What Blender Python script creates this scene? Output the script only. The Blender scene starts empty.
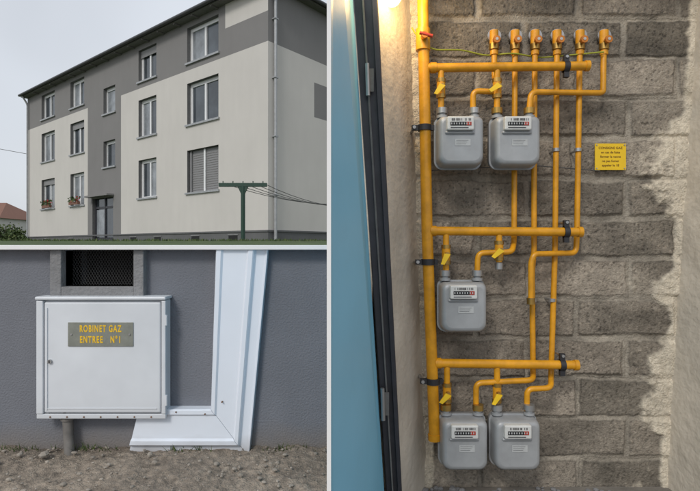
import bpy, math, random
import numpy as np
from mathutils import Vector, Matrix
random.seed(7); rng=np.random.RandomState(5)
EYE=0.80; F=500.0
# survey conversion: photo measurement -> metres on a plane standing y metres away
def X(u,d): return (u-350.0)*d/F
def Z(v,d): return EYE-(v-245.5)*d/F
def P(u,v,d): return Vector((X(u,d),d,Z(v,d)))
scene=bpy.context.scene
# ------------------------------------------------------------ noise
TAB=rng.rand(16,256,256)
def vn(x,y,s=0):
    xi=np.floor(x).astype(int); yi=np.floor(y).astype(int)
    fx=x-xi; fy=y-yi; fx=fx*fx*(3-2*fx); fy=fy*fy*(3-2*fy)
    T=TAB[s%16]
    a=T[xi%256,yi%256]; b=T[(xi+1)%256,yi%256]; c=T[xi%256,(yi+1)%256]; e=T[(xi+1)%256,(yi+1)%256]
    return (a*(1-fx)+b*fx)*(1-fy)+(c*(1-fx)+e*fx)*fy
def fbm(x,y,o=4,s=0):
    r=0; a=.5; t=0
    for i in range(o):
        r=r+a*vn(x*2**i+7.3*i,y*2**i+3.1*i,s+i); t+=a; a*=.5
    return r/t
# ------------------------------------------------------------ materials
def mat(name,col,rough=.7,metal=0,nscale=8,namt=.15,bump=.0,bscale=60,spec=.5,attr=None,streak=0,splash=None):
    m=bpy.data.materials.new(name); m.use_nodes=True
    nt=m.node_tree; N=nt.nodes; L=nt.links; b=N['Principled BSDF']
    b.inputs['Roughness'].default_value=rough; b.inputs['Metallic'].default_value=metal
    b.inputs['Specular IOR Level'].default_value=spec
    tc=N.new('ShaderNodeTexCoord')
    n=N.new('ShaderNodeTexNoise'); n.inputs['Scale'].default_value=nscale; n.inputs['Detail'].default_value=3
    n.inputs['Roughness'].default_value=.65
    L.new(tc.outputs['Object'],n.inputs['Vector'])
    mr=N.new('ShaderNodeMapRange'); mr.inputs[1].default_value=.25; mr.inputs[2].default_value=.75
    mr.inputs[3].default_value=1-namt; mr.inputs[4].default_value=1+namt
    L.new(n.outputs['Fac'],mr.inputs[0])
    mul=N.new('ShaderNodeVectorMath'); mul.operation='SCALE'
    if attr:
        at=N.new('ShaderNodeAttribute'); at.attribute_name=attr; L.new(at.outputs['Color'],mul.inputs[0])
    else: mul.inputs[0].default_value=col
    L.new(mr.outputs[0],mul.inputs['Scale'])
    out=mul
    if streak>0:
        mp=N.new('ShaderNodeMapping'); mp.inputs['Scale'].default_value=(1.6,1.6,.3)
        L.new(tc.outputs['Object'],mp.inputs[0])
        n3=N.new('ShaderNodeTexNoise'); n3.inputs['Scale'].default_value=2.2; n3.inputs['Detail'].default_value=3
        L.new(mp.outputs[0],n3.inputs['Vector'])
        m3=N.new('ShaderNodeMapRange'); m3.inputs[1].default_value=.35; m3.inputs[2].default_value=.7
        m3.inputs[3].default_value=1; m3.inputs[4].default_value=1-streak
        L.new(n3.outputs['Fac'],m3.inputs[0])
        mu=N.new('ShaderNodeVectorMath'); mu.operation='SCALE'
        L.new(mul.outputs[0],mu.inputs[0]); L.new(m3.outputs[0],mu.inputs['Scale']); out=mu
    final=out.outputs[0]
    if splash: # mud splashed on the foot of the object (world height z0..z1)
        sp=N.new('ShaderNodeSeparateXYZ'); L.new(tc.outputs['Object'],sp.inputs[0])
        ad=N.new('ShaderNodeMath'); ad.operation='MULTIPLY_ADD'; ad.inputs[1].default_value=-.16; L.new(n.outputs['Fac'],ad.inputs[0]); L.new(sp.outputs[2],ad.inputs[2])
        ms=N.new('ShaderNodeMapRange'); ms.inputs[1].default_value=splash[0]-.08; ms.inputs[2].default_value=splash[1]-.08; ms.inputs[3].default_value=splash[2]; ms.inputs[4].default_value=0
        L.new(ad.outputs[0],ms.inputs[0])
        mx_=N.new('ShaderNodeMix'); mx_.data_type='RGBA'; L.new(ms.outputs[0],mx_.inputs[0]); L.new(final,mx_.inputs[6]); mx_.inputs[7].default_value=(.20,.165,.13,1)
        final=mx_.outputs[2]
    L.new(final,b.inputs['Base Color'])
    if bump>0:
        n2=N.new('ShaderNodeTexNoise'); n2.inputs['Scale'].default_value=bscale; n2.inputs['Detail'].default_value=2
        L.new(tc.outputs['Object'],n2.inputs['Vector'])
        bp=N.new('ShaderNodeBump'); bp.inputs['Strength'].default_value=bump; bp.inputs['Distance'].default_value=.01
        L.new(n2.outputs['Fac'],bp.inputs['Height']); L.new(bp.outputs[0],b.inputs['Normal'])
    return m
M={}
def mk(k,*a,**kw): M[k]=mat(k,*a,**kw)
mk('render_beige',(.56,.54,.51),.9,nscale=.5,namt=.04,bump=.15,bscale=30,streak=.03)
mk('render_grey',(.205,.20,.198),.9,nscale=.5,namt=.05,bump=.15,bscale=30,streak=.03)
mk('plinth_grey',(.12,.122,.125),.9,nscale=1,namt=.12)
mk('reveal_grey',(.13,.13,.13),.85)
mk('window_white',(.72,.73,.74),.4,namt=.03)
mk('glass_dark',(.05,.06,.07),.08,nscale=.9,namt=.6,spec=.8)
mk('glass_curtain',(.22,.24,.26),.2,nscale=1.6,namt=.45,spec=.8)
mk('shutter_grey',(.23,.23,.235),.6,namt=.05)
mk('roof_dark',(.04,.04,.045),.7)
mk('soffit',(.16,.155,.15),.8)
mk('gutter_dark',(.07,.07,.075),.5,.2)
mk('zinc',(.36,.37,.38),.45,.3)
mk('wall_grey',(.172,.182,.208),.9,nscale=3,namt=.10,bump=.4,bscale=140,streak=.12,splash=(0,.09,.55))
mk('cement',(.21,.21,.215),.95,nscale=14,namt=.22,bump=.5,bscale=90)
mk('coping_white',(.8,.8,.8),.6,nscale=5,namt=.04)
mk('black',(.012,.012,.013),.8)
mk('mesh_metal',(.07,.07,.07),.6,.4)
mk('box_white',(.66,.69,.73),.38,nscale=5,namt=.06,bump=.03,bscale=25,streak=.07,splash=(.10,.20,.18))
mk('alu_white',(.74,.79,.87),.22,nscale=4,namt=.03,spec=.6,splash=(-.02,.05,.5))
mk('label_plate',(.24,.25,.22),.4,.2,nscale=30,namt=.15)
mk('yellow_text',(.80,.50,.02),.5)
mk('rust',(.16,.08,.04),.9,nscale=40,namt=.4)
mk('pvc_grey',(.17,.16,.15),.8,nscale=20,namt=.25)
mk('pipe_yellow',(.66,.30,.012),.34,nscale=14,namt=.24,bump=.05,bscale=60)
mk('brass',(.45,.28,.08),.35,.8,nscale=30)
mk('yellow_handle',(.85,.55,.02),.4)
mk('red',(.36,.035,.02),.5)
mk('cap_orange',(.50,.17,.02),.4,.2,nscale=40,namt=.3)
mk('meter_grey',(.34,.35,.36),.42,.15,nscale=10,namt=.12)
mk('meter_white',(.60,.60,.58),.5,nscale=30,namt=.08)
mk('label_grey',(.44,.45,.45),.5,nscale=30,namt=.1)
mk('steel',(.4,.4,.4),.4,.7)
mk('clamp_dark',(.04,.04,.045),.5,.4)
mk('door_blue',(.26,.62,.84),.42,nscale=2,namt=.06,bump=.03,bscale=40)
mk('frame_dark',(.04,.04,.048),.45,.1,nscale=10,namt=.3)
mk('plaster',(.60,.545,.46),.95,nscale=4,namt=.16,bump=.5,bscale=35,streak=.14)
mk('concrete_floor',(.19,.175,.155),.95,nscale=6,namt=.25,bump=.5,bscale=40)
mk('block',(0,0,0),.96,nscale=60,namt=.25,bump=.7,bscale=130,attr='Col')
mk('dirt',(0,0,0),1.0,nscale=40,namt=.3,bump=.7,bscale=160,attr='Col')
mk('pebble',(.30,.265,.225),.95,nscale=6,namt=.5)
mk('grass',(.055,.085,.025),1,nscale=2,namt=.4,bump=.4,bscale=20)
mk('leaf',(.045,.075,.02),.7,nscale=3,namt=.5)
mk('leaf_light',(.09,.12,.035),.7,nscale=3,namt=.4)
mk('flower',(.4,.03,.04),.6)
mk('terracotta',(.20,.10,.07),.8)
mk('green_paint',(.012,.045,.03),.5)
mk('wire',(.08,.08,.08),.6)
mk('sign_yellow',(.80,.52,.015),.5,nscale=8,namt=.05)
mk('sign_ink',(.10,.03,.01),.7)
mk('cable_green',(.30,.33,.03),.5)
mk('bark',(.06,.05,.04),.95)
mb=bpy.data.materials.new('lamp_glow'); mb.use_nodes=True
b=mb.node_tree.nodes['Principled BSDF']; b.inputs['Emission Color'].default_value=(1,.72,.25,1); b.inputs['Emission Strength'].default_value=6
M['lamp_glow']=mb
# ------------------------------------------------------------ builder
class B:
    def __init__(s): s.v=[]; s.f=[]; s.m=[]; s.mats=[]; s.sm=[]
    def mi(s,k):
        if k not in s.mats: s.mats.append(k)
        return s.mats.index(k)
    def add(s,vs,fs,k,smooth=False):
        o=len(s.v); s.v+= [tuple(v) for v in vs]; i=s.mi(k)
        for f in fs: s.f.append([o+a for a in f]); s.m.append(i); s.sm.append(smooth)
    def hexa(s,p,k):
        s.add(p,[(3,2,1,0),(4,5,6,7),(0,1,5,4),(1,2,6,5),(2,3,7,6),(3,0,4,7)],k)
    def box(s,x0,x1,y0,y1,z0,z1,k,T=None):
        p=[Vector(q) for q in [(x0,y0,z0),(x1,y0,z0),(x1,y1,z0),(x0,y1,z0),(x0,y0,z1),(x1,y0,z1),(x1,y1,z1),(x0,y1,z1)]]
        if T: p=[T(q) for q in p]
        s.hexa(p,k)
    def loft(s,rings,k,smooth=True,cap=True):
        n=len(rings[0]); vs=[v for r in rings for v in r]; fs=[]
        for i in range(len(rings)-1):
            for j in range(n):
                a=i*n+j; b_=i*n+(j+1)%n; fs.append((a,b_,b_+n,a+n))
        s.add(vs,fs,k,smooth)
        if cap:
            s.add(rings[0],[tuple(range(n-1,-1,-1))],k); s.add(rings[-1],[tuple(range(n))],k)
    def tube(s,pts,r,k,bend=None,n=14,cap=True):
        pts=[Vector(p) for p in pts]
        path=[pts[0]]
        if bend is None: bend=r*1.9
        for i in range(1,len(pts)-1):
            a,b_,c=pts[i-1],pts[i],pts[i+1]
            d1=(a-b_); d2=(c-b_); L=min(bend,d1.length*.49,d2.length*.49)
            d1.normalize(); d2.normalize()
            q0=b_+d1*L; q2=b_+d2*L
            for t in np.linspace(0,1,6): path.append(q0*(1-t)**2+b_*2*t*(1-t)+q2*t*t)
        path.append(pts[-1])
        tan=[]
        for i in range(len(path)):
            a=path[max(i-1,0)]; b_=path[min(i+1,len(path)-1)]; t=(b_-a); t.normalize(); tan.append(t)
        up=Vector((0,1,0)) if abs(tan[0].y)<.9 else Vector((1,0,0))
        nrm=tan[0].cross(up).normalized(); rings=[]
        for i,p in enumerate(path):
            nrm=(nrm-tan[i]*nrm.dot(tan[i])).normalized(); bn=tan[i].cross(nrm)
            rings.append([p+nrm*r*math.cos(2*math.pi*j/n)+bn*r*math.sin(2*math.pi*j/n) for j in range(n)])
        s.loft(rings,k,True,cap)
    def obj(s,name,parent=None,bevel=0,seg=2):
        me=bpy.data.meshes.new(name); me.from_pydata(s.v,[],s.f)
        for k in s.mats: me.materials.append(M[k])
        me.polygons.foreach_set('material_index',s.m); me.polygons.foreach_set('use_smooth',s.sm)
        me.update()
        import bmesh
        bm=bmesh.new(); bm.from_mesh(me); bmesh.ops.recalc_face_normals(bm,faces=bm.faces); bm.to_mesh(me); bm.free()
        o=bpy.data.objects.new(name,me); scene.collection.objects.link(o)
        if parent: o.parent=parent
        if bevel:
            md=o.modifiers.new('b','BEVEL'); md.width=bevel; md.segments=seg; md.limit_method='ANGLE'; md.angle_limit=math.radians(50)
        return o
def empty(name):
    o=bpy.data.objects.new(name,None); scene.collection.objects.link(o); return o
def text(name,body,loc,size,k,parent,sx=1,sp=1,line=1,bold=.012):
    c=bpy.data.curves.new(name,'FONT'); c.body=body; c.size=size; c.extrude=.0006; c.align_x='CENTER'; c.align_y='CENTER'
    c.space_character=sp; c.space_line=line; c.materials.append(M[k]); c.offset=size*bold
    o=bpy.data.objects.new(name,c); scene.collection.objects.link(o); o.location=loc; o.rotation_euler=(math.pi/2,0,0); o.scale=(sx,1,1)
    o.parent=parent; return o
def grid_mesh(name,XX,YY,ZZ,col,k,parent=None):
    h,w=XX.shape; co=np.stack([XX,YY,ZZ],-1).reshape(-1,3)
    idx=np.arange(h*w).reshape(h,w)
    fs=np.stack([idx[:-1,:-1],idx[:-1,1:],idx[1:,1:],idx[1:,:-1]],-1).reshape(-1,4)
    me=bpy.data.meshes.new(name); me.vertices.add(len(co)); me.vertices.foreach_set('co',co.ravel())
    me.loops.add(fs.size); me.loops.foreach_set('vertex_index',fs.ravel())
    me.polygons.add(len(fs)); me.polygons.foreach_set('loop_start',np.arange(0,fs.size,4)); 
    me.update(calc_edges=True); me.polygons.foreach_set('use_smooth',[True]*len(fs))
    if col is not None:
        a=me.color_attributes.new('Col','FLOAT_COLOR','POINT')
        c4=np.concatenate([np.clip(col,0,1).reshape(-1,3),np.ones((h*w,1))],1); a.data.foreach_set('color',c4.ravel())
    me.materials.append(M[k]); me.validate()
    o=bpy.data.objects.new(name,me); scene.collection.objects.link(o)
    if parent: o.parent=parent
    return o
# ============================================================ APARTMENT BUILDING
bld=empty('apartment_building')
C=Vector((-2.77,16.9,0)); u1=Vector((-.7838,.6211,0)); n1=Vector((-.6211,-.7838,0)); u2=Vector((.6211,.7838,0)); n2=Vector((.7838,-.6211,0))
def TA(q): return C+u1*q[0]+n1*(-q[1])+Vector((0,0,q[2]))
def TB(q): return C+u2*q[0]+n2*(-q[1])+Vector((0,0,q[2]))
Z0,ZR,LEN,DEP=.6,9.63,21.2,10.0
cols=[(2.7,4.7),(6.95,8.4),(13.7,15.3),(17.3,19.1)]
flo=[(2.88,4.55),(5.56,7.2),(8.0,9.4)]
ops=[]
for ci,c in enumerate(cols):
    for fi,f in enumerate(flo): ops.append((c[0],c[1],f[0],f[1],ci,fi))
ops.append((10.5,11.65,7.1,8.35,9,9)); ops.append((10.5,11.65,4.55,5.8,9,8)); 
door=(10.7,12.8,.93,3.1)
def paintA(t,z):
    if z<1.32: return 'plinth_grey'
    if 9.95<t<13.3: return 'render_grey'
    if z>7.72:
        if t<2.3 and z>8.75: return 'render_beige'
        return 'render_grey'
    return 'render_beige'
def paintB(t,z):
    if z<1.32: return 'plinth_grey'
    if z>7.72 and t>.0: return 'render_grey'
    if 2.3<t<4.6 and 5.6<z<6.9: return 'render_grey'
    return 'render_beige'
def facade(bb,T,L,holes,paint,tc,zc):
    ts=sorted(set([0,L]+tc+[h[0] for h in holes]+[h[1] for h in holes])); zs=sorted(set([Z0,ZR]+zc+[h[2] for h in holes]+[h[3] for h in holes]))
    for i in range(len(ts)-1):
        for j in range(len(zs)-1):
            a,b_=ts[i],ts[i+1]; c,e=zs[j],zs[j+1]; m1,m2=(a+b_)/2,(c+e)/2
            if any(h[0]<m1<h[1] and h[2]<m2<h[3] for h in holes): continue
            bb.add([T((a,0,c)),T((b_,0,c)),T((b_,0,e)),T((a,0,e))],[(0,1,2,3)],paint(m1,m2))
w=B()
holes=[o[:4] for o in ops]+[door]
facade(w,TA,LEN,holes,paintA,[9.95,13.3,2.3],[1.32,7.72,8.75])
facade(w,TB,DEP,[],paintB,[2.3,4.6],[1.32,7.72,5.6,6.9])
w.add([TA((0,DEP,Z0)),TA((LEN,DEP,Z0)),TA((LEN,DEP,ZR)),TA((0,DEP,ZR))],[(0,1,2,3)],'render_beige')
w.add([TA((LEN,0,Z0)),TA((LEN,DEP,Z0)),TA((LEN,DEP,ZR)),TA((LEN,0,ZR))],[(0,1,2,3)],'render_beige')
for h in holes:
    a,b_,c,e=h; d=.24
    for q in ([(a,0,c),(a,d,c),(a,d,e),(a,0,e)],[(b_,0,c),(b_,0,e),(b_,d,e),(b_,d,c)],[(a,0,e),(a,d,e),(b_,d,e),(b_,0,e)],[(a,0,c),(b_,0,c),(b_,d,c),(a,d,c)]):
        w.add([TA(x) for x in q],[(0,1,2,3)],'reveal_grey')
w.obj('walls',bld)
pl=B(); pl.box(-.02,LEN+.05,-.035,0.0,1.27,1.33,'plinth_grey',TA); pl.box(-.02,DEP,-.035,-.001,1.27,1.33,'plinth_grey',TB)
for t in (1.6,3.9,6.6,8.6,15.0,18.2): 
    pl.box(t,t+.5,-.01,.0,.98,1.16,'black',TA); 
    pl.box(t-.04,t+.54,-.02,-.001,1.17,1.21,'cement',TA)
pl.obj('plinth_course',bld)
wn=B()
for o in ops:
    a,b_,c,e,ci,fi=o; d=.20; fw=.07
    wn.box(a-.08,b_+.08,-.07,.24,c-.07,c+.002,'zinc',TA)
    g='glass_dark' if (ci*3+fi)%3 else 'glass_curtain'
    if ci==0 and fi==0:
        wn.box(a+.01,b_-.01,.16,.23,c+.01,e-.01,'shutter_grey',TA)
        for k in range(3): 
            t=a+.1+k*(b_-a-.2)/2; wn.box(t-.05,t+.05,.10,.139,c+.02,e-.02,'window_white' if k==1 else 'shutter_grey',TA)
        for k in range(16): wn.box(a+.05,b_-.05,.15,.159,c+.1+k*.09,c+.115+k*.09,'render_grey',TA)
        continue
    for q in ((a,a+fw,c,e),(b_-fw,b_,c,e),(a+fw,b_-fw,c+.003,c+fw),(a+fw,b_-fw,e-fw-.07,e)):
        wn.box(q[0],q[1],d-.04,d+.03,q[2],q[3],'window_white',TA)
    mids=[(a+b_)/2] if b_-a>1.2 else []
    for m_ in mids: wn.box(m_-.055,m_+.055,d-.05,d+.03,c+fw,e-fw-.07,'window_white',TA)
    edges=[a+fw]+mids+[b_-fw]
    for i in range(len(edges)-1):
        wn.box(edges[i],edges[i+1],d,d+.02,c+fw,e-fw-.07,g if i==0 else ('glass_dark' if (fi+ci)%2 else 'glass_curtain'),TA)
        if b_-a>1.2:
            for q in (edges[i]+.01,edges[i+1]-.055): wn.box(q,q+.045,d-.03,d-.001,c+fw,e-fw-.07,'window_white',TA)
    if ci<4 and (ci+fi)%3==0: wn.box(a+.02,b_-.02,d-.09,d-.055,e-.32,e-.01,'shutter_grey',TA)
wn.obj('windows',bld)
dr=B(); a,b_,c,e=door
dr.box(a+.02,b_-.02,.17,.2,c,e-.02,'glass_dark',TA)
for t in (a+.02,(a+b_)/2-.05,b_-.12): dr.box(t,t+.10,.12,.168,c,e-.02,'frame_dark',TA)
dr.box(a+.02,b_-.02,.125,.165,e-.5,e-.4,'frame_dark',TA); dr.box(a+.02,b_-.02,.125,.165,c,c+.25,'frame_dark',TA)
dr.box(a+1.15,b_-.15,.15,.169,c+.3,e-.55,'glass_curtain',TA)
dr.box(a-.1,b_+.1,-.35,.05,e+.05,e+.13,'render_grey',TA); dr.box(a-.2,b_+.2,-.5,0,.7,.95,'cement',TA)
dr.obj('entrance_door',bld)
rf=B(); ov=.34; oe=.06
def q4(t,y,z): return TA((t,y,z))
rf.box(-ov,LEN+oe,-ov,DEP+ov,ZR,ZR+.04,'soffit',TA)
rf.box(-ov-.03,LEN+oe+.03,-ov-.03,DEP+ov+.03,ZR+.043,ZR+.16,'roof_dark',TA)
rf.tube([TA((-ov,-ov-.09,ZR+.09)),TA((LEN+oe,-ov-.09,ZR+.09))],.07,'gutter_dark')
rf.tube([TA((-ov-.09,-ov,ZR+.09)),TA((-ov-.09,DEP+ov,ZR+.09))],.07,'gutter_dark')
zt=ZR+.162; rz=ZR+1.9
A,Bq,Cq,D=q4(-ov,-ov,zt),q4(LEN+oe,-ov,zt),q4(LEN+oe,DEP+ov,zt),q4(-ov,DEP+ov,zt); E,G=q4(5,DEP/2,rz),q4(LEN-5,DEP/2,rz)
rf.add([A,Bq,Cq,D,E,G],[(0,1,5,4),(1,2,5),(2,3,4,5),(3,0,4)],'roof_dark')
for k in range(int(LEN/1.2)):
    rf.box(.3+k*1.2,.4+k*1.2,-ov+.02,-.002,ZR-.05,ZR-.002,'soffit',TA)
rf.obj('roof',bld)
dp=B()
dp.tube([TB((.25,-ov-.05,ZR+.05)),TB((.25,-.1,ZR-.4)),TB((.25,-.1,1.4)),TB((.25,-.1,.9))],.055,'zinc',bend=.15)
dp.tube([TA((LEN-.25,-ov-.05,ZR+.05)),TA((LEN-.25,-.1,ZR-.4)),TA((LEN-.25,-.1,.9))],.05,'zinc',bend=.15)
for z in (2.5,4.5,6.5,8.5): dp.box(.17,.33,-.17,0,z,z+.04,'zinc',TB)
dp.obj('downpipe',bld)
fl=B()
for (t,z) in ((14.5,2.93),(18.0,2.93)):
    fl.box(t-.5,t+.5,-.22,-.075,z-.02,z+.12,'terracotta',TA)
    for i in range(90):
        p=TA((t+random.uniform(-.55,.55),-.15+random.uniform(-.14,.1),z+.12+random.uniform(0,.26))); r=random.uniform(.03,.07)
        d1=Vector((random.uniform(-1,1),random.uniform(-1,1),random.uniform(-1,1))).normalized(); d2=d1.orthogonal().normalized(); 
        fl.add([p-d1*r,p+d2*r,p+d1*r,p-d2*r],[(0,1,2,3)],random.choice(['leaf','leaf','flower','leaf_light']))
fl.obj('window_flowers',bld)
# ============================================================ clothesline poles
def tpole(name,x,y,h):
    g=B(); zb=.85
    g.tube([(x,y,zb-.2),(x,y,h)],.055,'green_paint')
    g.box(x-.60,x+.60,y-.04,y+.04,h-.01,h+.08,'green_paint')
    g.hexa([Vector(p) for p in [(x-.05,y-.03,h-.18),(x+.05,y-.03,h-.18),(x+.05,y+.03,h-.18),(x-.05,y+.03,h-.18),(x-.13,y-.03,h-.012),(x+.13,y-.03,h-.012),(x+.13,y+.03,h-.012),(x-.13,y+.03,h-.012)]],'green_paint')
    for i in range(5): g.tube([(x-.5+i*.25,y,h+.04),(x-.5+i*.25,y,h+.13)],.012,'green_paint',n=8)
    return g.obj(name)
p1=(X(243,12.5),12.5); p2=(.85,16.2)
tpole('clothesline_post',*p1,2.28); tpole('clothesline_post',*p2,2.1)
g=B()
for i in range(5):
    o=-.5+i*.25
    a=Vector((p1[0]+o,p1[1],2.36)); b_=Vector((p2[0]+o,p2[1],2.18)); pts=[]
    for k in range(13):
        t=k/12; q=a.lerp(b_,t); q.z-= .22*4*t*(1-t)*(1+.15*i); pts.append(q)
    g.tube(pts,.008,'wire',n=6)
g.obj('clothesline_wires')
g=B(); g.tube([(-40,34,8.2),(-24,31,7.2),TA((LEN,-.02,6.3))],.015,'wire',n=6); g.obj('overhead_cable')
# ============================================================ terrain
xs=np.concatenate([np.linspace(-400,-30,20)[:-1],np.linspace(-30,10,90)[:-1],np.linspace(10,400,20)])
ys=np.concatenate([np.linspace(2.79,30,70)[:-1],np.linspace(30,600,30)])
XX,YY=np.meshgrid(xs,ys); s=np.clip((YY-3)/9,0,1)
ZZ=.70+.21*s*s*(3-2*s)+.03*(fbm(XX*.8,YY*.8,4,3)-.5)*s-np.clip((YY-40)/400,0,1)*.1
grid_mesh('lawn',XX,YY,ZZ,None,'grass')
g=B(); g.add([(-600,-300,-.47),(600,-300,-.47),(600,700,-.47),(-600,700,-.47)],[(0,1,2,3)],'concrete_floor'); g.obj('ground')
g=B()
for i in range(7000):
    x=random.uniform(-14,0); y=random.uniform(10.5,16)
    h=random.uniform(.03,.08); z=.89; a=random.uniform(0,6.28); dx,dy=math.cos(a)*.03,math.sin(a)*.03
    g.add([(x-dx,y-dy,z-.04),(x+dx,y+dy,z-.04),(x+random.uniform(-.04,.04),y,z+h)],[(0,1,2)],random.choice(['leaf','leaf_light','grass']))
g.obj('grass')
def bush(name,cx,cy,cz,rx,ry,rz,n,sz):
    g=B()
    for i in range(6):
        a=random.uniform(0,6.28); g.tube([(cx,cy,cz-.1),(cx+math.cos(a)*rx*.3,cy+math.sin(a)*ry*.3,cz+rz*.6),(cx+math.cos(a)*rx*.6,cy+math.sin(a)*ry*.6,cz+rz*1.3)],.02,'bark',n=6)
    cl=[(random.uniform(-1,1),random.uniform(-1,1),random.uniform(.2,1.6)) for _ in range(24)]
    for i in range(n):
        c=random.choice(cl); p=Vector((cx+rx*(c[0]*.8+random.gauss(0,.2)),cy+ry*(c[1]*.8+random.gauss(0,.2)),max(cz,cz+rz*(c[2]*.8+random.gauss(0,.2)))))
        d1=Vector((random.gauss(0,1),random.gauss(0,1),random.gauss(0,1))).normalized()*sz*random.uniform(.6,1.3); d2=d1.orthogonal()*.6
        g.add([p-d1,p+d2,p+d1,p-d2],[(0,1,2,3)],random.choice(['leaf','leaf','leaf_light']))
    return g.obj(name)
hp=TA((20.2,-1.2,0)); bush('shrub',hp.x,hp.y,.85,1.2,.5,.3,1800,.07)
hp=TA((23.6,-.5,0)); bush('shrub',hp.x,hp.y,.85,1.2,.9,.85,2200,.08)
hp=TA((16.8,-.8,0)); bush('shrub',hp.x,hp.y,.85,1.6,.4,.14,900,.06)
hs=empty('distant_house'); g=B(); hx,hy=-45.5,60
g.box(hx-7,hx+3.3,hy,hy+9,.4,4.2,'render_beige'); g.obj('walls',hs)
g=B(); g.add([(hx-7.4,hy-.4,4.1),(hx+3.7,hy-.4,4.1),(hx+3.7,hy+9.4,4.1),(hx-7.4,hy+9.4,4.1),(hx-5,hy+4.5,6.3),(hx+1.2,hy+4.5,6.3)],[(0,1,5,4),(1,2,5),(2,3,4,5),(3,0,4),(3,2,1,0)],'terracotta'); g.obj('roof',hs)
g=B()
for q in (-5,-2,1): g.box(hx+q,hx+q+1,hy-.03,hy-.001,1.8,3.1,'glass_dark')
g.obj('windows',hs)
# ============================================================ LOW WALL
lw=empty('rendered_wall'); WD=2.0
VX0,VX1,VZ0,VZ1=X(66,WD),X(137,WD),Z(286,WD),.784
g=B(); g.box(-6,VX0,WD,WD+.25,-.45,.783,'wall_grey'); g.box(VX1,.0,WD,WD+.25,-.45,.783,'wall_grey'); g.box(VX0,VX1,WD,WD+.25,-.45,VZ0,'wall_grey')
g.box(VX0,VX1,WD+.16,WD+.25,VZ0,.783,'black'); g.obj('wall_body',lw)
g=B(); g.box(-6,.0,WD-.056,WD+.27,.7835,.802,'coping_white'); g.obj('coping',lw,.002)
g=B()
a0,a1=X(55,WD),X(147,WD); zb=Z(299,WD)
for q in ((a0,VX0,zb,.782),(VX1,a1,zb,.782),(VX0,VX1,zb,VZ0)): g.box(q[0],q[1],WD-.035,WD+.12,q[2],q[3],'cement')
g.obj('vent_surround',lw,.003)
g=B(); y=WD+.05; st=.0115; w_=VX1-VX0; h_=.783-VZ0
def clip(xa,za,xb,zb_):
    t0,t1=0,1; dx=xb-xa
    for lo,sg in ((VX0,1),(VX1,-1)):
        A_=sg*(xa-lo); B_=sg*(xb-lo)
        if A_<0 and B_<0: return None
        if A_<0: t0=max(t0,A_/(A_-B_))
        if B_<0: t1=min(t1,A_/(A_-B_))
    return None if t0>=t1 else (xa+dx*t0,za+(zb_-za)*t0,xa+dx*t1,za+(zb_-za)*t1)
for sgn in (1,-1):
    xx=VX0-h_*.6
    while xx<VX1+h_*.6:
        sl=.6*sgn
        c_=clip(xx,VZ0,xx+sl*h_,VZ0+h_)
        if c_: g.tube([(c_[0],y+.001*sgn,c_[1]),(c_[2],y+.001*sgn,c_[3])],.0012,'mesh_metal',n=4)
        xx+=st
g.obj('vent_mesh',lw)
# ------------------------------------------------------------ GAS BOX
gb=empty('gas_cabinet'); FD=1.935
x0,x1,zt_,zb_=X(38,FD),X(165,FD),Z(300,FD),Z(417,FD)
g=B(); g.box(x0,x1,FD+.012,WD-.001,zb_,zt_,'box_white'); g.obj('body',gb,.006)
g=B(); g.box(x0-.006,x1+.006,FD-.012,WD-.002,zt_+.001,zt_+.014,'box_white'); g.obj('lid',gb,.004)
g=B(); 
g.box(x0-.004,x1+.004,FD-.004,FD+.011,zb_-.006,zb_+.012,'box_white')
g.box(x0-.004,x0+.022,FD-.006,FD+.011,zb_+.013,zt_-.002,'box_white'); g.box(x1-.012,x1+.004,FD-.006,FD+.011,zb_+.013,zt_-.002,'box_white')
g.obj('rim',gb,.003)
g=B(); g.box(x0+.026,x1-.016,FD-.004,FD+.010,zb_+.017,zt_-.008,'box_white'); g.obj('door',gb,.006,3)
g=B(); g.box(x0+.035,x0+.040,FD-.0075,FD-.0045,zb_+.03,zt_-.03,'box_white'); g.box(x0+.04,x1-.03,FD-.0065,FD-.0045,zb_+.032,zb_+.036,'box_white')
lx,lz=X(51,FD),Z(361,FD)
g.tube([(lx,FD-.012,lz),(lx,FD-.003,lz)],.008,'steel',n=16); g.box(lx-.0015,lx+.0015,FD-.0135,FD-.011,lz-.005,lz+.005,'black')
for zz in (Z(320,FD),Z(400,FD)): g.tube([(x1+.006,FD-.004,zz-.02),(x1+.006,FD-.004,zz+.02)],.005,'box_white',n=10)
for k in range(7): g.tube([(x0+.05+k*.065,FD-.0065,zb_+.002),(x0+.05+k*.065,FD-.003,zb_+.002)],.003,'rust',n=8)
g.obj('fittings',gb)
cx,cz=(X(69,FD)+X(134,FD))/2,Z(334,FD)
g=B(); g.box(X(69,FD),X(134,FD),FD-.008,FD-.0045,Z(346,FD),Z(322,FD),'label_plate')
for dx in (-.112,.112): g.tube([(cx+dx,FD-.011,cz),(cx+dx,FD-.007,cz)],.004,'steel',n=8)
g.obj('label_plate',gb,.001)
text('label_text','ROBINET GAZ',(cx,FD-.0085,cz+.021),.036,'yellow_text',gb,.58,1.25,1,.03)
text('label_text_2','ENTREE   N°1',(cx,FD-.0085,cz-.021),.036,'yellow_text',gb,.60,1.25,1,.03)
g=B(); px_=X(69,1.965); g.tube([(px_-.008,1.965,zb_+.03),(px_,1.965,.03),(px_+.01,1.955,-.05)],.019,'pvc_grey'); g.tube([(px_-.006,1.965,zb_-.02),(px_-.006,1.965,zb_-.001)],.025,'pvc_grey')
g.obj('supply_pipe',gb)
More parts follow.
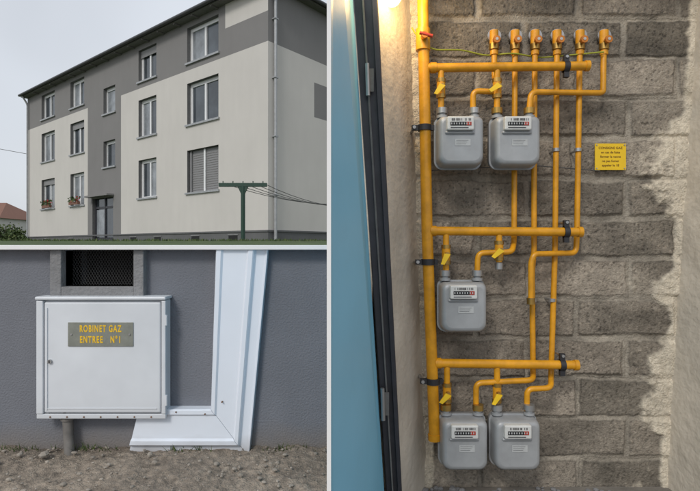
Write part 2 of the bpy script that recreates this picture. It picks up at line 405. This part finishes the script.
# ------------------------------------------------------------ white L duct
tr=empty('white_trim_duct')
prof=[(0,.0),(0,.044),(.02,.048),(.10,.048),(.12,.044),(.14,.040),(.60,.040),(.62,.044),(.64,.048),(.72,.048),(.74,.044),(.76,.034),(.78,.030),(.95,.030),(.97,.034),(1.0,.034),(1.0,.0)]
def st_(inn,out,off=(0,0)):
    r=[]
    for a,h in prof:
        u=inn[0]+(out[0]-inn[0])*a; v=inn[1]+(out[1]-inn[1])*a; d=WD-.03
        r.append(Vector((X(u,d)+off[0],WD-.0008-h,Z(v,d)+off[1])))
    return r
g=B(); top_a=st_((217,240),(268,240)); 
for v in top_a: v.z=.7828
g.loft([top_a,st_((212,408),(249,457),(0,.0008))],'alu_white',False); g.obj('upright',tr,.0012)
g=B(); g.loft([st_((212,408),(249,457),(-.0012,0)),st_((140,408),(128,457))],'alu_white',False); g.obj('foot_rail',tr,.0012)
g=B()
for u,v in ((222,402),(205,414),(176,412)): 
    p=P(u,v,1.95); g.tube([(p.x,1.948,p.z),(p.x,1.956,p.z)],.003,'rust',n=8)
g.obj('screws',tr)
# ============================================================ DIRT
xs=np.concatenate([np.linspace(-6,-1.7,60)[:-1],np.linspace(-1.7,-.066,420)]); ys=np.linspace(.6,1.999,330)
XX,YY=np.meshgrid(xs,ys)
hh=.035*(fbm(XX*3,YY*3,3,1)-.5)+.022*(fbm(XX*14,YY*14,4,4)-.5)+.012*(fbm(XX*60,YY*60,3,7)-.5)
near=np.exp(-(2.0-YY)/.05); hh=hh+.02*near*(fbm(XX*5,YY*5,3,9)-.2)
n_=fbm(XX*6,YY*6,5,2)[...,None]; n3=fbm(XX*40,YY*40,3,6)[...,None]
col=np.array([.27,.225,.18])*(.6+.7*n_)*(.65+.7*n3)
wall_foot=np.clip(near,0,1)[...,None]; col=col*(1-.3*wall_foot)  # dirt colour gets darker towards the wall foot
grid_mesh('dirt',XX,YY,hh-.004,col,'dirt')
g=B(); g.box(-6,-.065,.59,1.999,-.46,-.05,'concrete_floor'); g.obj('dirt_bank_kerb')
g=B()
def stone(g,x,y,z,r,k='pebble'):
    n=7; rings=[]
    sx,sy,sz=r*random.uniform(.7,1.3),r*random.uniform(.7,1.2),r*random.uniform(.4,.8); a0=random.uniform(0,6)
    for i,ph in enumerate((-1.2,-.5,.2,.8,1.3)):
        rings.append([Vector((x+sx*math.cos(ph)*math.cos(a0+2*math.pi*j/n)*random.uniform(.85,1.1),y+sy*math.cos(ph)*math.sin(a0+2*math.pi*j/n)*random.uniform(.85,1.1),z+sz*math.sin(ph))) for j in range(n)])
    g.loft(rings,k,False)
for i in range(1100):
    y=random.uniform(1.4,1.99); x=random.uniform(-1.5,-.08); stone(g,x,y,random.uniform(-.005,.004),.002+.009*random.random()**6,'pebble')
for u,v,r in ((44,447,.02),(150,470,.012),(20,455,.012),(285,452,.010)): 
    p=P(u,v,1.9); stone(g,p.x,1.9,.006,r)
g.obj('pebbles')
g=B()
for i in range(160):
    x=random.choice([-1.3,-.62,-.25,-1.02])+random.gauss(0,.05); y=1.97+random.gauss(0,.012); h=random.uniform(.01,.03)
    g.add([(x-.002,y,-.005),(x+.002,y,-.005),(x+random.uniform(-.02,.02),y-random.uniform(0,.02),h)],[(0,1,2)],random.choice(['leaf_light','leaf']))
g.obj('weeds')
# ============================================================ UTILITY CLOSET
cl=empty('meter_closet'); BD=2.5; FRD=2.2; CZ0,CZ1=-.46,2.35
def lineX(a,b,d,z):
    v=245.5+(EYE-z)*F/d; return X(a+b*v,d)
xs=np.linspace(.10,1.95,440); zs=np.linspace(CZ0,CZ1,640); XX,ZZ=np.meshgrid(xs,zs)
ux=XX+.014*(fbm(XX*9,ZZ*9,3,1)-.5)+.010*(fbm(XX*40,ZZ*40,2,2)-.5); uz=ZZ+.016*(fbm(XX*7,ZZ*7,3,5)-.5)+.010*(fbm(XX*40,ZZ*40,2,6)-.5)
row=np.floor((uz-1.1375)/.2).astype(int); fz=(uz-1.1375)/.2-row
off=np.where(row%2==0,.12,.37)+.03*TAB[3][row%256,5]
cx_=np.floor((ux-off)/.5).astype(int); fx=(ux-off)/.5-cx_
dj=np.minimum(np.minimum(fz,1-fz)*.2,np.minimum(fx,1-fx)*.5)
jw=.005+.020*fbm(XX*4,ZZ*4,3,8)
mort=1-np.clip((dj-jw*.6)/(jw*.7+.001),0,1)
edge=np.clip(1-np.abs(dj-jw*1.25)/.005,0,1)
tone=TAB[7][row%256,cx_%256]; tone2=TAB[8][row%256,cx_%256]
rough=fbm(XX*30,ZZ*30,4,10); pits=np.clip((fbm(XX*110,ZZ*110,2,12)-.64)*6,0,1)
gr=np.clip((fbm(XX*90+5,ZZ*90,2,4)-.64)*6,0,1)
depth=-.013*mort*(.2+1.2*fbm(XX*6,ZZ*6,2,11))+.009*(rough-.5)*(1-mort)-.004*pits*(1-mort)+.006*(fbm(XX*3,ZZ*3,2,13)-.5)+.007*(tone-.5)
v_=245.5+(EYE-ZZ)*F/BD; xr=X(697-.065*v_,BD); xl=X(414+.03*v_,BD)
pr=np.clip(1-(xr-XX)/(.05+.5*np.clip(fbm(XX*1.7+3,ZZ*2.5,4,14)-.42,0,1)*2),0,1); pl_=np.clip(1-(XX-xl)/(.03+.04*fbm(ZZ*5,XX*5,3,3)),0,1)
pm=np.clip((np.maximum(pr,pl_)-.25+.7*(fbm(XX*22,ZZ*22,4,5)-.5))*4,0,1)
smear=np.clip((fbm(XX*2.2,ZZ*5,4,9)-.55)*7,0,1)*.5*(fbm(XX*30,ZZ*30,3,1)*1.3)
base=np.stack([.225+.13*(tone-.5),.196+.11*(tone-.5),.160+.09*(tone-.5)],-1)*(1+.35*(tone2[...,None]-.5))
base=base*(.40+1.2*fbm(XX*7,ZZ*9,5,4))[...,None]*(1-.5*pits)[...,None]*(1+.35*gr)[...,None]
mc=np.array([.29,.26,.215])*(.45+1.0*fbm(XX*12,ZZ*12,3,6))[...,None]
pc=np.array([.58,.52,.42])*(.75+.5*fbm(XX*8,ZZ*8,4,7))[...,None]
col=base*(1-mort[...,None])+mc*mort[...,None]
col=col*(1-.6*edge*np.clip(fbm(XX*8,ZZ*8,2,9)*1.4,0,1))[...,None]
lowf=np.clip((.2-ZZ)/.5,0,1)*np.clip((XX-.75)/.3,0,1)
sm=np.clip(smear+.30*lowf*fbm(XX*6,ZZ*6,3,2),0,.7)[...,None]; col=col*(1-sm)+np.array([.36,.32,.265])*sm
col=col*(1-pm[...,None])+pc*pm[...,None]
YY=BD-depth-.012*pm*(.6+.8*fbm(XX*12,ZZ*12,3,2))
grid_mesh('block_wall',XX,YY,ZZ,col,'block',cl)
g=B(); g.box(.005,1.99,BD+.03,BD+.28,CZ0,CZ1,'cement'); g.obj('wall_backing',cl)
def surf(name,fn,nu,nv,amp,nrm,k,ph):
    U,V=np.meshgrid(np.linspace(0,1,nu),np.linspace(0,1,nv)); XX=np.zeros_like(U);YY=XX.copy();ZZ=XX.copy()
    for i in range(nv):
        for j in range(nu):
            p=fn(U[i,j],V[i,j]); XX[i,j],YY[i,j],ZZ[i,j]=p
    nz=amp*(fbm(U*4+ph,V*16,4,ph)-.5)
    XX+=nz*nrm[0]; YY+=nz*nrm[1]
    grid_mesh(name,XX,YY,ZZ,None,k,cl)
def fl_(u,v):
    z=CZ0+(CZ1-CZ0)*v; a=lineX(378,.049,FRD,z); b_=lineX(412,.03,BD,z); return (a-.01+(b_+.02-a)*u,FRD+.01+(BD+.01-FRD)*u,z)
surf('plaster_reveal',fl_,30,260,.012,(.7,-.7),'plaster',2)
def fr_(u,v):
    z=CZ0+(CZ1-CZ0)*v; b_=lineX(697,-.065,BD,z); return (b_+.06*(1-u),1.75+(BD+.01-1.75)*u,z)
surf('plaster_side_wall',fr_,60,260,.014,(-1,0),'plaster',5)
g=B(); g.box(1.99,2.2,1.75,BD+.28,CZ0,CZ1,'plaster'); g.box(.005,2.2,2.15,BD+.28,CZ1+.001,CZ1+.12,'cement'); g.obj('roof_slab',cl)
g=B(); g.box(.005,2.0,2.2,BD,-.468,-.405,'concrete_floor')
for i in range(60): stone(g,random.uniform(.35,1.3),random.uniform(2.38,2.48),-.40,random.uniform(.006,.02),'cement')
g.obj('closet_floor',cl)
def prism(g,la,lb,d0,d1,k,z0=CZ0,z1=CZ1):
    P_=[]
    for z in (z0,z1):
        a=lineX(*la,d0,z); b_=lineX(*lb,d0,z); P_+= [Vector((a,d0,z)),Vector((b_,d0,z)),Vector((b_,d1,z)),Vector((a,d1,z))]
    g.hexa(P_,k)
df=empty('door_frame')
g=B(); prism(g,(354,.066),(378,.049),FRD,FRD+.09,'frame_dark'); g.obj('jamb',df,.003)
g=B(); prism(g,(362,.061),(364,.060),FRD-.012,FRD-.001,'pvc_grey'); prism(g,(372,.053),(377,.050),FRD-.02,FRD-.001,'frame_dark'); g.obj('stop_profile',df,.001)
g=B(); g.box(.02,.10,FRD+.04,BD,CZ0,CZ1,'plaster'); g.obj('side_pier',df)
bd=empty('blue_metal_door')
ND=1.3; th=.0104; zl0,zl1=-.42,2.05
P_=[]
for z in (zl0,zl1):
    hx_=lineX(353,.0635,FRD-.02,z); fx_=X(331,ND)
    P_+= [Vector((fx_,ND,z)),Vector((hx_,FRD-.02,z)),Vector((hx_-th,FRD-.02,z)),Vector((fx_-th,ND,z))]
g=B(); g.hexa(P_,'door_blue'); g.obj('leaf',bd)
g=B(); g.box(X(331,ND)-th-.0003,X(331,ND)+.0002,ND-.004,ND-.0005,zl0,zl1,'coping_white'); g.obj('edge_trim',bd)
g=B()
for vv in (82,402):
    z=Z(vv,FRD); hx_=lineX(364,.047,FRD,z)
    g.tube([(hx_,FRD-.03,z-.07),(hx_-.004,FRD-.03,z+.07)],.009,'steel',n=12); g.box(hx_,hx_+.025,FRD-.026,FRD-.021,z-.05,z+.05,'pvc_grey')
g.obj('hinges',bd)
# ============================================================ PIPEWORK
pw=empty('gas_pipework'); PD=2.36; VD=2.425
g=B(); R=.0265
g.tube([P(422,-40,PD),P(427,231,PD),P(434,420,PD),P(434.5,438,PD)],R,'pipe_yellow',bend=.02,n=20)
g.tube([P(427,68,PD),P(588,66,PD)],.021,'pipe_yellow',n=18)
g.tube([P(427,231,PD),P(581,232,PD)],.021,'pipe_yellow',n=18)
g.tube([P(432,363,PD),P(577,365,PD)],.021,'pipe_yellow',n=18)
for (u,v) in ((588,66),(581,232),(577,365)): g.tube([P(u-3,v,PD),P(u+1,v,PD)],.025,'pipe_yellow',n=18)
for (u,v) in ((427,68),(427,231),(432,363)):
    g.tube([P(u+3,v,PD),P(u+9,v,PD)],.025,'pipe_yellow',n=18); 
g.tube([P(434.3,434,PD),P(434.5,440,PD)],.030,'pipe_yellow',n=18)
r=.0135; rb=.03
def tb(pts,rr=r): g.tube([P(*p) for p in pts],rr,'pipe_yellow',bend=rb,n=14)
tops=[494,515,535,557,580,604]
vt=VD+.005
def stub(u): return [(u,36,BD-.005),(u,36,vt)]
tb(stub(494)+[(494.5,78,vt),(497,92,PD),(473,91,PD),(473,112,PD)])
tb(stub(515)+[(514,242,VD),(512,252,PD),(478,253,PD),(477,276,PD)])
tb(stub(535)+[(534,170,VD),(534,250,VD)]); 
tb([(534,250,VD),(532,272,VD),(533,372,VD),(533,380,PD),(476,383,PD),(476,412,PD)])
tb(stub(557)+[(555,250,VD),(551,376,VD),(551,388,PD),(527,389,PD),(527,412,PD)])
tb(stub(580)+[(577,230,VD),(576,253,VD),(534,254,PD),(531,262,PD),(531,300,PD)])
tb(stub(604)+[(603,92,VD),(600,93,VD),(531,92,PD),(529,112,PD)])
for (u,v0,v1) in ((441,68,112),(497,66,112),(446,231,276),(499,231,262),(447,363,412),(497,363,412)):
    tb([(u,v0,PD),(u,v1,PD)],.0145)
g.obj('pipes',pw)
v=B()
def nut(p,r_,h,k,ax='z',n=6):
    d=Vector((0,0,h/2)) if ax=='z' else (Vector((h/2,0,0)) if ax=='x' else Vector((0,h/2,0)))
    v.tube([p-d,p+d],r_,k,n=n)
for u in tops:
    v.tube([P(u,31,vt),P(u,44,vt)],.021,'pipe_yellow',n=14)
    nut(P(u,47,vt),.025,.028,'brass'); nut(P(u,53,vt),.019,.02,'pipe_yellow',n=14)
    q=P(u,43,vt)
    v.tube([q+Vector((0,-.045,0)),q+Vector((0,-.01,0))],.012,'brass',n=10); v.tube([q+Vector((0,-.050,0)),q+Vector((0,-.036,0))],.018,'cap_orange',n=8)
    v.tube([q+Vector((0,-.053,0)),q+Vector((0,-.0502,0))],.007,'label_grey',n=12)
    nut(P(u,36,BD-.02),.034,.012,'steel','y',16)
for i,(u,vv) in enumerate(((441,88),(497,88),(446,254),(499,250),(447,392),(497,392))):
    p=P(u,vv,PD); v.tube([p-Vector((0,0,.035)),p+Vector((0,0,.035))],.020,'pipe_yellow',n=14); nut(p+Vector((0,0,.035)),.023,.018,'brass'); nut(p-Vector((0,0,.04)),.023,.018,'brass')
    v.tube([p,p+Vector((0,-.04,0))],.010,'brass',n=10)
    a=p+Vector((0,-.045,.0)); an=[.1,-.25,.3,-.1,.0,.2][i]
    cs,sn=math.cos(an),math.sin(an)
    def rr_(q): return a+Vector((q[0]*cs-q[2]*sn,q[1],q[0]*sn+q[2]*cs))
    v.hexa([rr_(q) for q in [(-.045,-.003,-.035),(-.03,-.003,-.042),(-.03,.003,-.042),(-.045,.003,-.035),(-.014,-.003,.008),(.012,-.003,-.004),(.012,.003,-.004),(-.014,.003,.008)]],'yellow_handle')
p=P(423,40,PD); v.tube([p-Vector((0,0,.05)),p+Vector((0,0,.05))],.034,'pipe_yellow',n=18); v.tube([p+Vector((0,-.03,0)),p+Vector((0,-.06,0))],.016,'brass'); v.tube([p+Vector((-.025,-.062,.008)),p+Vector((.035,-.062,-.008))],.008,'red')
v.tube([p+Vector((.0,-.066,0)),p+Vector((0,-.06,0))],.016,'cap_orange')
nut(P(499,266,PD),.02,.03,'steel'); nut(P(531,301,PD),.02,.03,'brass')
v.obj('valves',pw)
c=B()
for (u,vv,rr) in ((424.5,128,R),(428,262,R),(433,381,R)):
    p=P(u,vv,PD); c.tube([p-Vector((0,0,.014)),p+Vector((0,0,.014))],rr+.006,'clamp_dark',n=18)
    c.box(p.x-.060,p.x+.045,p.y-.01,p.y+.01,p.z-.012,p.z+.012,'clamp_dark'); c.tube([p+Vector((-.05,-.02,0)),p+Vector((-.05,.15,0))],.008,'steel',n=8)
for (u,vv) in ((566,67),(566,232),(562,365)):
    p=P(u,vv,PD); c.tube([p-Vector((.012,0,0)),p+Vector((.012,0,0))],.027,'clamp_dark',n=18); c.box(p.x-.012,p.x+.012,p.y-.01,p.y+.01,p.z-.05,p.z+.055,'clamp_dark')
    c.tube([p+Vector((0,-.016,.045)),p+Vector((0,.15,.045))],.007,'steel',n=8)
for (u,vv) in ((514,150),(535,150),(556,150),(578,150),(552,300),(533,300)):
    p=P(u,vv,VD); c.tube([p-Vector((0,0,.008)),p+Vector((0,0,.008))],.0175,'steel',n=14); c.tube([p,p+Vector((0,.09,0))],.006,'steel',n=8)
c.obj('pipe_clamps',pw)
c=B(); c.tube([P(412,28,2.44),P(418,38,2.38),P(432,50,2.38),P(462,50,2.44),P(486,56,2.46),P(512,53,2.40),P(540,58,2.46),P(604,52,2.40)],.004,'cable_green',bend=.04,n=8)
c.tube([P(424,171,2.40),P(470,168,2.47),P(540,166,2.47),P(600,171,2.48)],.0025,'wire',n=6)
c.obj('earth_cable',pw)
# ------------------------------------------------------------ METERS
def outline():
    pts=[]; W,Hh=.108,.122
    def arc(cx,cz,r,a0,a1,n=6):
        for i in range(n+1):
            a=math.radians(a0+(a1-a0)*i/n); pts.append((cx+r*math.cos(a),cz+r*math.sin(a)))
    arc(W-.04,-Hh+.04,.04,-90,0); arc(W-.028,Hh-.035,.028,0,80); arc(-W+.028,Hh-.035,.028,100,180); arc(-W+.04,-Hh+.04,.04,180,270)
    return pts
OL=outline()
def meter(u,vv,var):
    e=empty('gas_meter'); c0=P(u,vv,2.345)
    m=B(); rings=[]
    for (y,s) in ((.078,.80),(.074,.90),(.060,.955),(.016,.97),(.016,1.03),(.006,1.03),(.006,.97),(-.050,.955),(-.068,.92),(-.076,.86),(-.078,.78)):
        rings.append([c0+Vector((x*s,y,z*s)) for x,z in OL])
    m.loft(rings,'meter_grey',True)
    o=m.obj('body',e); 
    md=o.modifiers.new('e','EDGE_SPLIT'); md.split_angle=math.radians(38)
    m=B()
    for sx in (-.0755,.0755):
        a=c0+Vector((sx,0,.115)); m.tube([a,a+Vector((0,0,.045))],.017,'meter_grey',n=14); m.tube([a+Vector((0,0,.022)),a+Vector((0,0,.048))],.026,'brass' if var%2 else 'steel',n=8)
        m.tube([a,a+Vector((0,0,.012))],.025,'meter_grey',n=16)
    m.obj('connectors',e)
    m=B(); f=c0.y-.078
    m.box(c0.x-.070,c0.x+.052,f-.024,f+.02,c0.z+.038,c0.z+.100,'meter_white')
    m.box(c0.x-.076,c0.x+.058,f-.010,f+.02,c0.z+.024,c0.z+.037,'meter_grey')
    m.obj('index_housing',e,.006)
    m=B(); f+=.004
    m.box(c0.x-.056,c0.x+.015,f-.0305,f-.0285,c0.z+.058,c0.z+.074,'black'); m.box(c0.x+.0155,c0.x+.038,f-.0305,f-.0285,c0.z+.058,c0.z+.074,'red')
    for i in range(8): m.box(c0.x-.053+i*.0114,c0.x-.0485+i*.0114,f-.0312,f-.0306,c0.z+.062,c0.z+.070,'label_grey')
    for i in range(22):
        if random.random()<.7: m.box(c0.x-.05+i*.004,c0.x-.0485+i*.004+.001*random.random(),f-.0300,f-.0284,c0.z+.080,c0.z+.090,'frame_dark')
    m.box(c0.x-.055,c0.x+.025,f-.0300,f-.0284,c0.z+.047,c0.z+.050,'frame_dark')
    m.box(c0.x-.03,c0.x+.04,f-.006,f-.003,c0.z-.028,c0.z+.002,'label_grey')
    for i in range(3): m.box(c0.x-.025,c0.x+.02+.005*i,f-.0064,f-.0061,c0.z-.021+i*.008,c0.z-.0195+i*.008,'frame_dark')
    m.obj('index_dial',e)
for i,(u,vv) in enumerate(((458,143),(513,143),(461,305),(462,439),(513,439))): meter(u,vv,i)
sg=empty('yellow_notice'); sy=BD-.022; a,b_=X(595,sy),X(626,sy); c_,d_=Z(170,sy),Z(143.5,sy)
g=B(); g.box(a,b_,sy,sy+.004,c_,d_,'sign_yellow'); g.obj('plate',sg)
text('notice_text','CONSIGNE GAZ\nen cas de fuite\nfermer la vanne\nne pas fumer\nappeler le 18',((a+b_)/2,sy-.0005,(c_+d_)/2),.0165,'sign_ink',sg,.98,1,1.3,0)
g=B()
for xx in (a+.008,b_-.008):
    for zz in (c_+.008,d_-.008): g.tube([(xx,sy-.003,zz),(xx,sy,zz)],.0035,'steel',n=8)
g.obj('screws',sg)
# ------------------------------------------------------------ lamp
lm=empty('closet_lamp'); lp=Vector((X(392,2.30),2.30,Z(-4,2.30)))
g=B(); rings=[]
for i in range(9):
    a=math.pi*i/8-math.pi/2; rings.append([lp+Vector((.045*math.cos(a)*math.cos(t),.045*math.cos(a)*math.sin(t),.05*math.sin(a))) for t in np.linspace(0,2*math.pi,16,endpoint=False)])
g.loft(rings,'lamp_glow',True,False); g.obj('bulb',lm)
g=B(); g.tube([lp+Vector((0,0,.045)),lp+Vector((0,0,.12)),lp+Vector((0,.0,.5))],.016,'meter_white',n=12); g.obj('holder',lm)
ld=bpy.data.lights.new('lamp_light','POINT'); ld.energy=7; ld.color=(1,.66,.28); ld.shadow_soft_size=.08
lo=bpy.data.objects.new('lamp_light',ld); scene.collection.objects.link(lo); lo.location=lp+Vector((.05,-.12,-.02)); lo.parent=lm
# ============================================================ LIGHT
wd=bpy.data.worlds.new('World'); scene.world=wd; wd.use_nodes=True; nt=wd.node_tree; N=nt.nodes; L=nt.links
bg=N['Background']; sky=N.new('ShaderNodeTexSky'); sky.sky_type='NISHITA'; sky.sun_disc=False
EL,RO=math.radians(40),math.radians(205)
sky.sun_elevation=EL; sky.sun_rotation=RO; sky.dust_density=3; sky.air_density=1.2
hs_=N.new('ShaderNodeHueSaturation'); hs_.inputs['Saturation'].default_value=.5
L.new(sky.outputs[0],hs_.inputs['Color'])
tc=N.new('ShaderNodeTexCoord'); nz=N.new('ShaderNodeTexNoise'); nz.inputs['Scale'].default_value=2.2; nz.inputs['Detail'].default_value=3
L.new(tc.outputs['Generated'],nz.inputs['Vector'])
mr=N.new('ShaderNodeMapRange'); mr.inputs[1].default_value=.3; mr.inputs[2].default_value=.7; mr.inputs[3].default_value=5.7; mr.inputs[4].default_value=7.2
L.new(nz.outputs['Fac'],mr.inputs[0])
cm=N.new('ShaderNodeVectorMath'); cm.operation='SCALE'; cm.inputs[0].default_value=(.93,.98,1.06); L.new(mr.outputs[0],cm.inputs['Scale'])
mx=N.new('ShaderNodeMix'); mx.data_type='RGBA'; mx.inputs[0].default_value=.75
L.new(hs_.outputs[0],mx.inputs[6]); L.new(cm.outputs[0],mx.inputs[7]); L.new(mx.outputs[2],bg.inputs['Color'])
bg.inputs['Strength'].default_value=.13
sd=bpy.data.lights.new('sun','SUN'); sd.energy=1.4; sd.angle=math.radians(14); sd.color=(1,.96,.9)
so=bpy.data.objects.new('sun',sd); scene.collection.objects.link(so)
dirv=Vector((math.sin(RO)*math.cos(EL),math.cos(RO)*math.cos(EL),math.sin(EL)))
so.rotation_euler=(-dirv).to_track_quat('-Z','Y').to_euler()
cd=bpy.data.cameras.new('camera'); co=bpy.data.objects.new('camera',cd); scene.collection.objects.link(co)
co.location=(0,0,EYE); co.rotation_euler=(math.pi/2,0,0); cd.sensor_width=36; cd.lens=36*F/700; cd.clip_end=2000; cd.clip_start=.05
scene.camera=co
scene.view_settings.view_transform='Standard'; scene.view_settings.look='None'; scene.view_settings.exposure=0
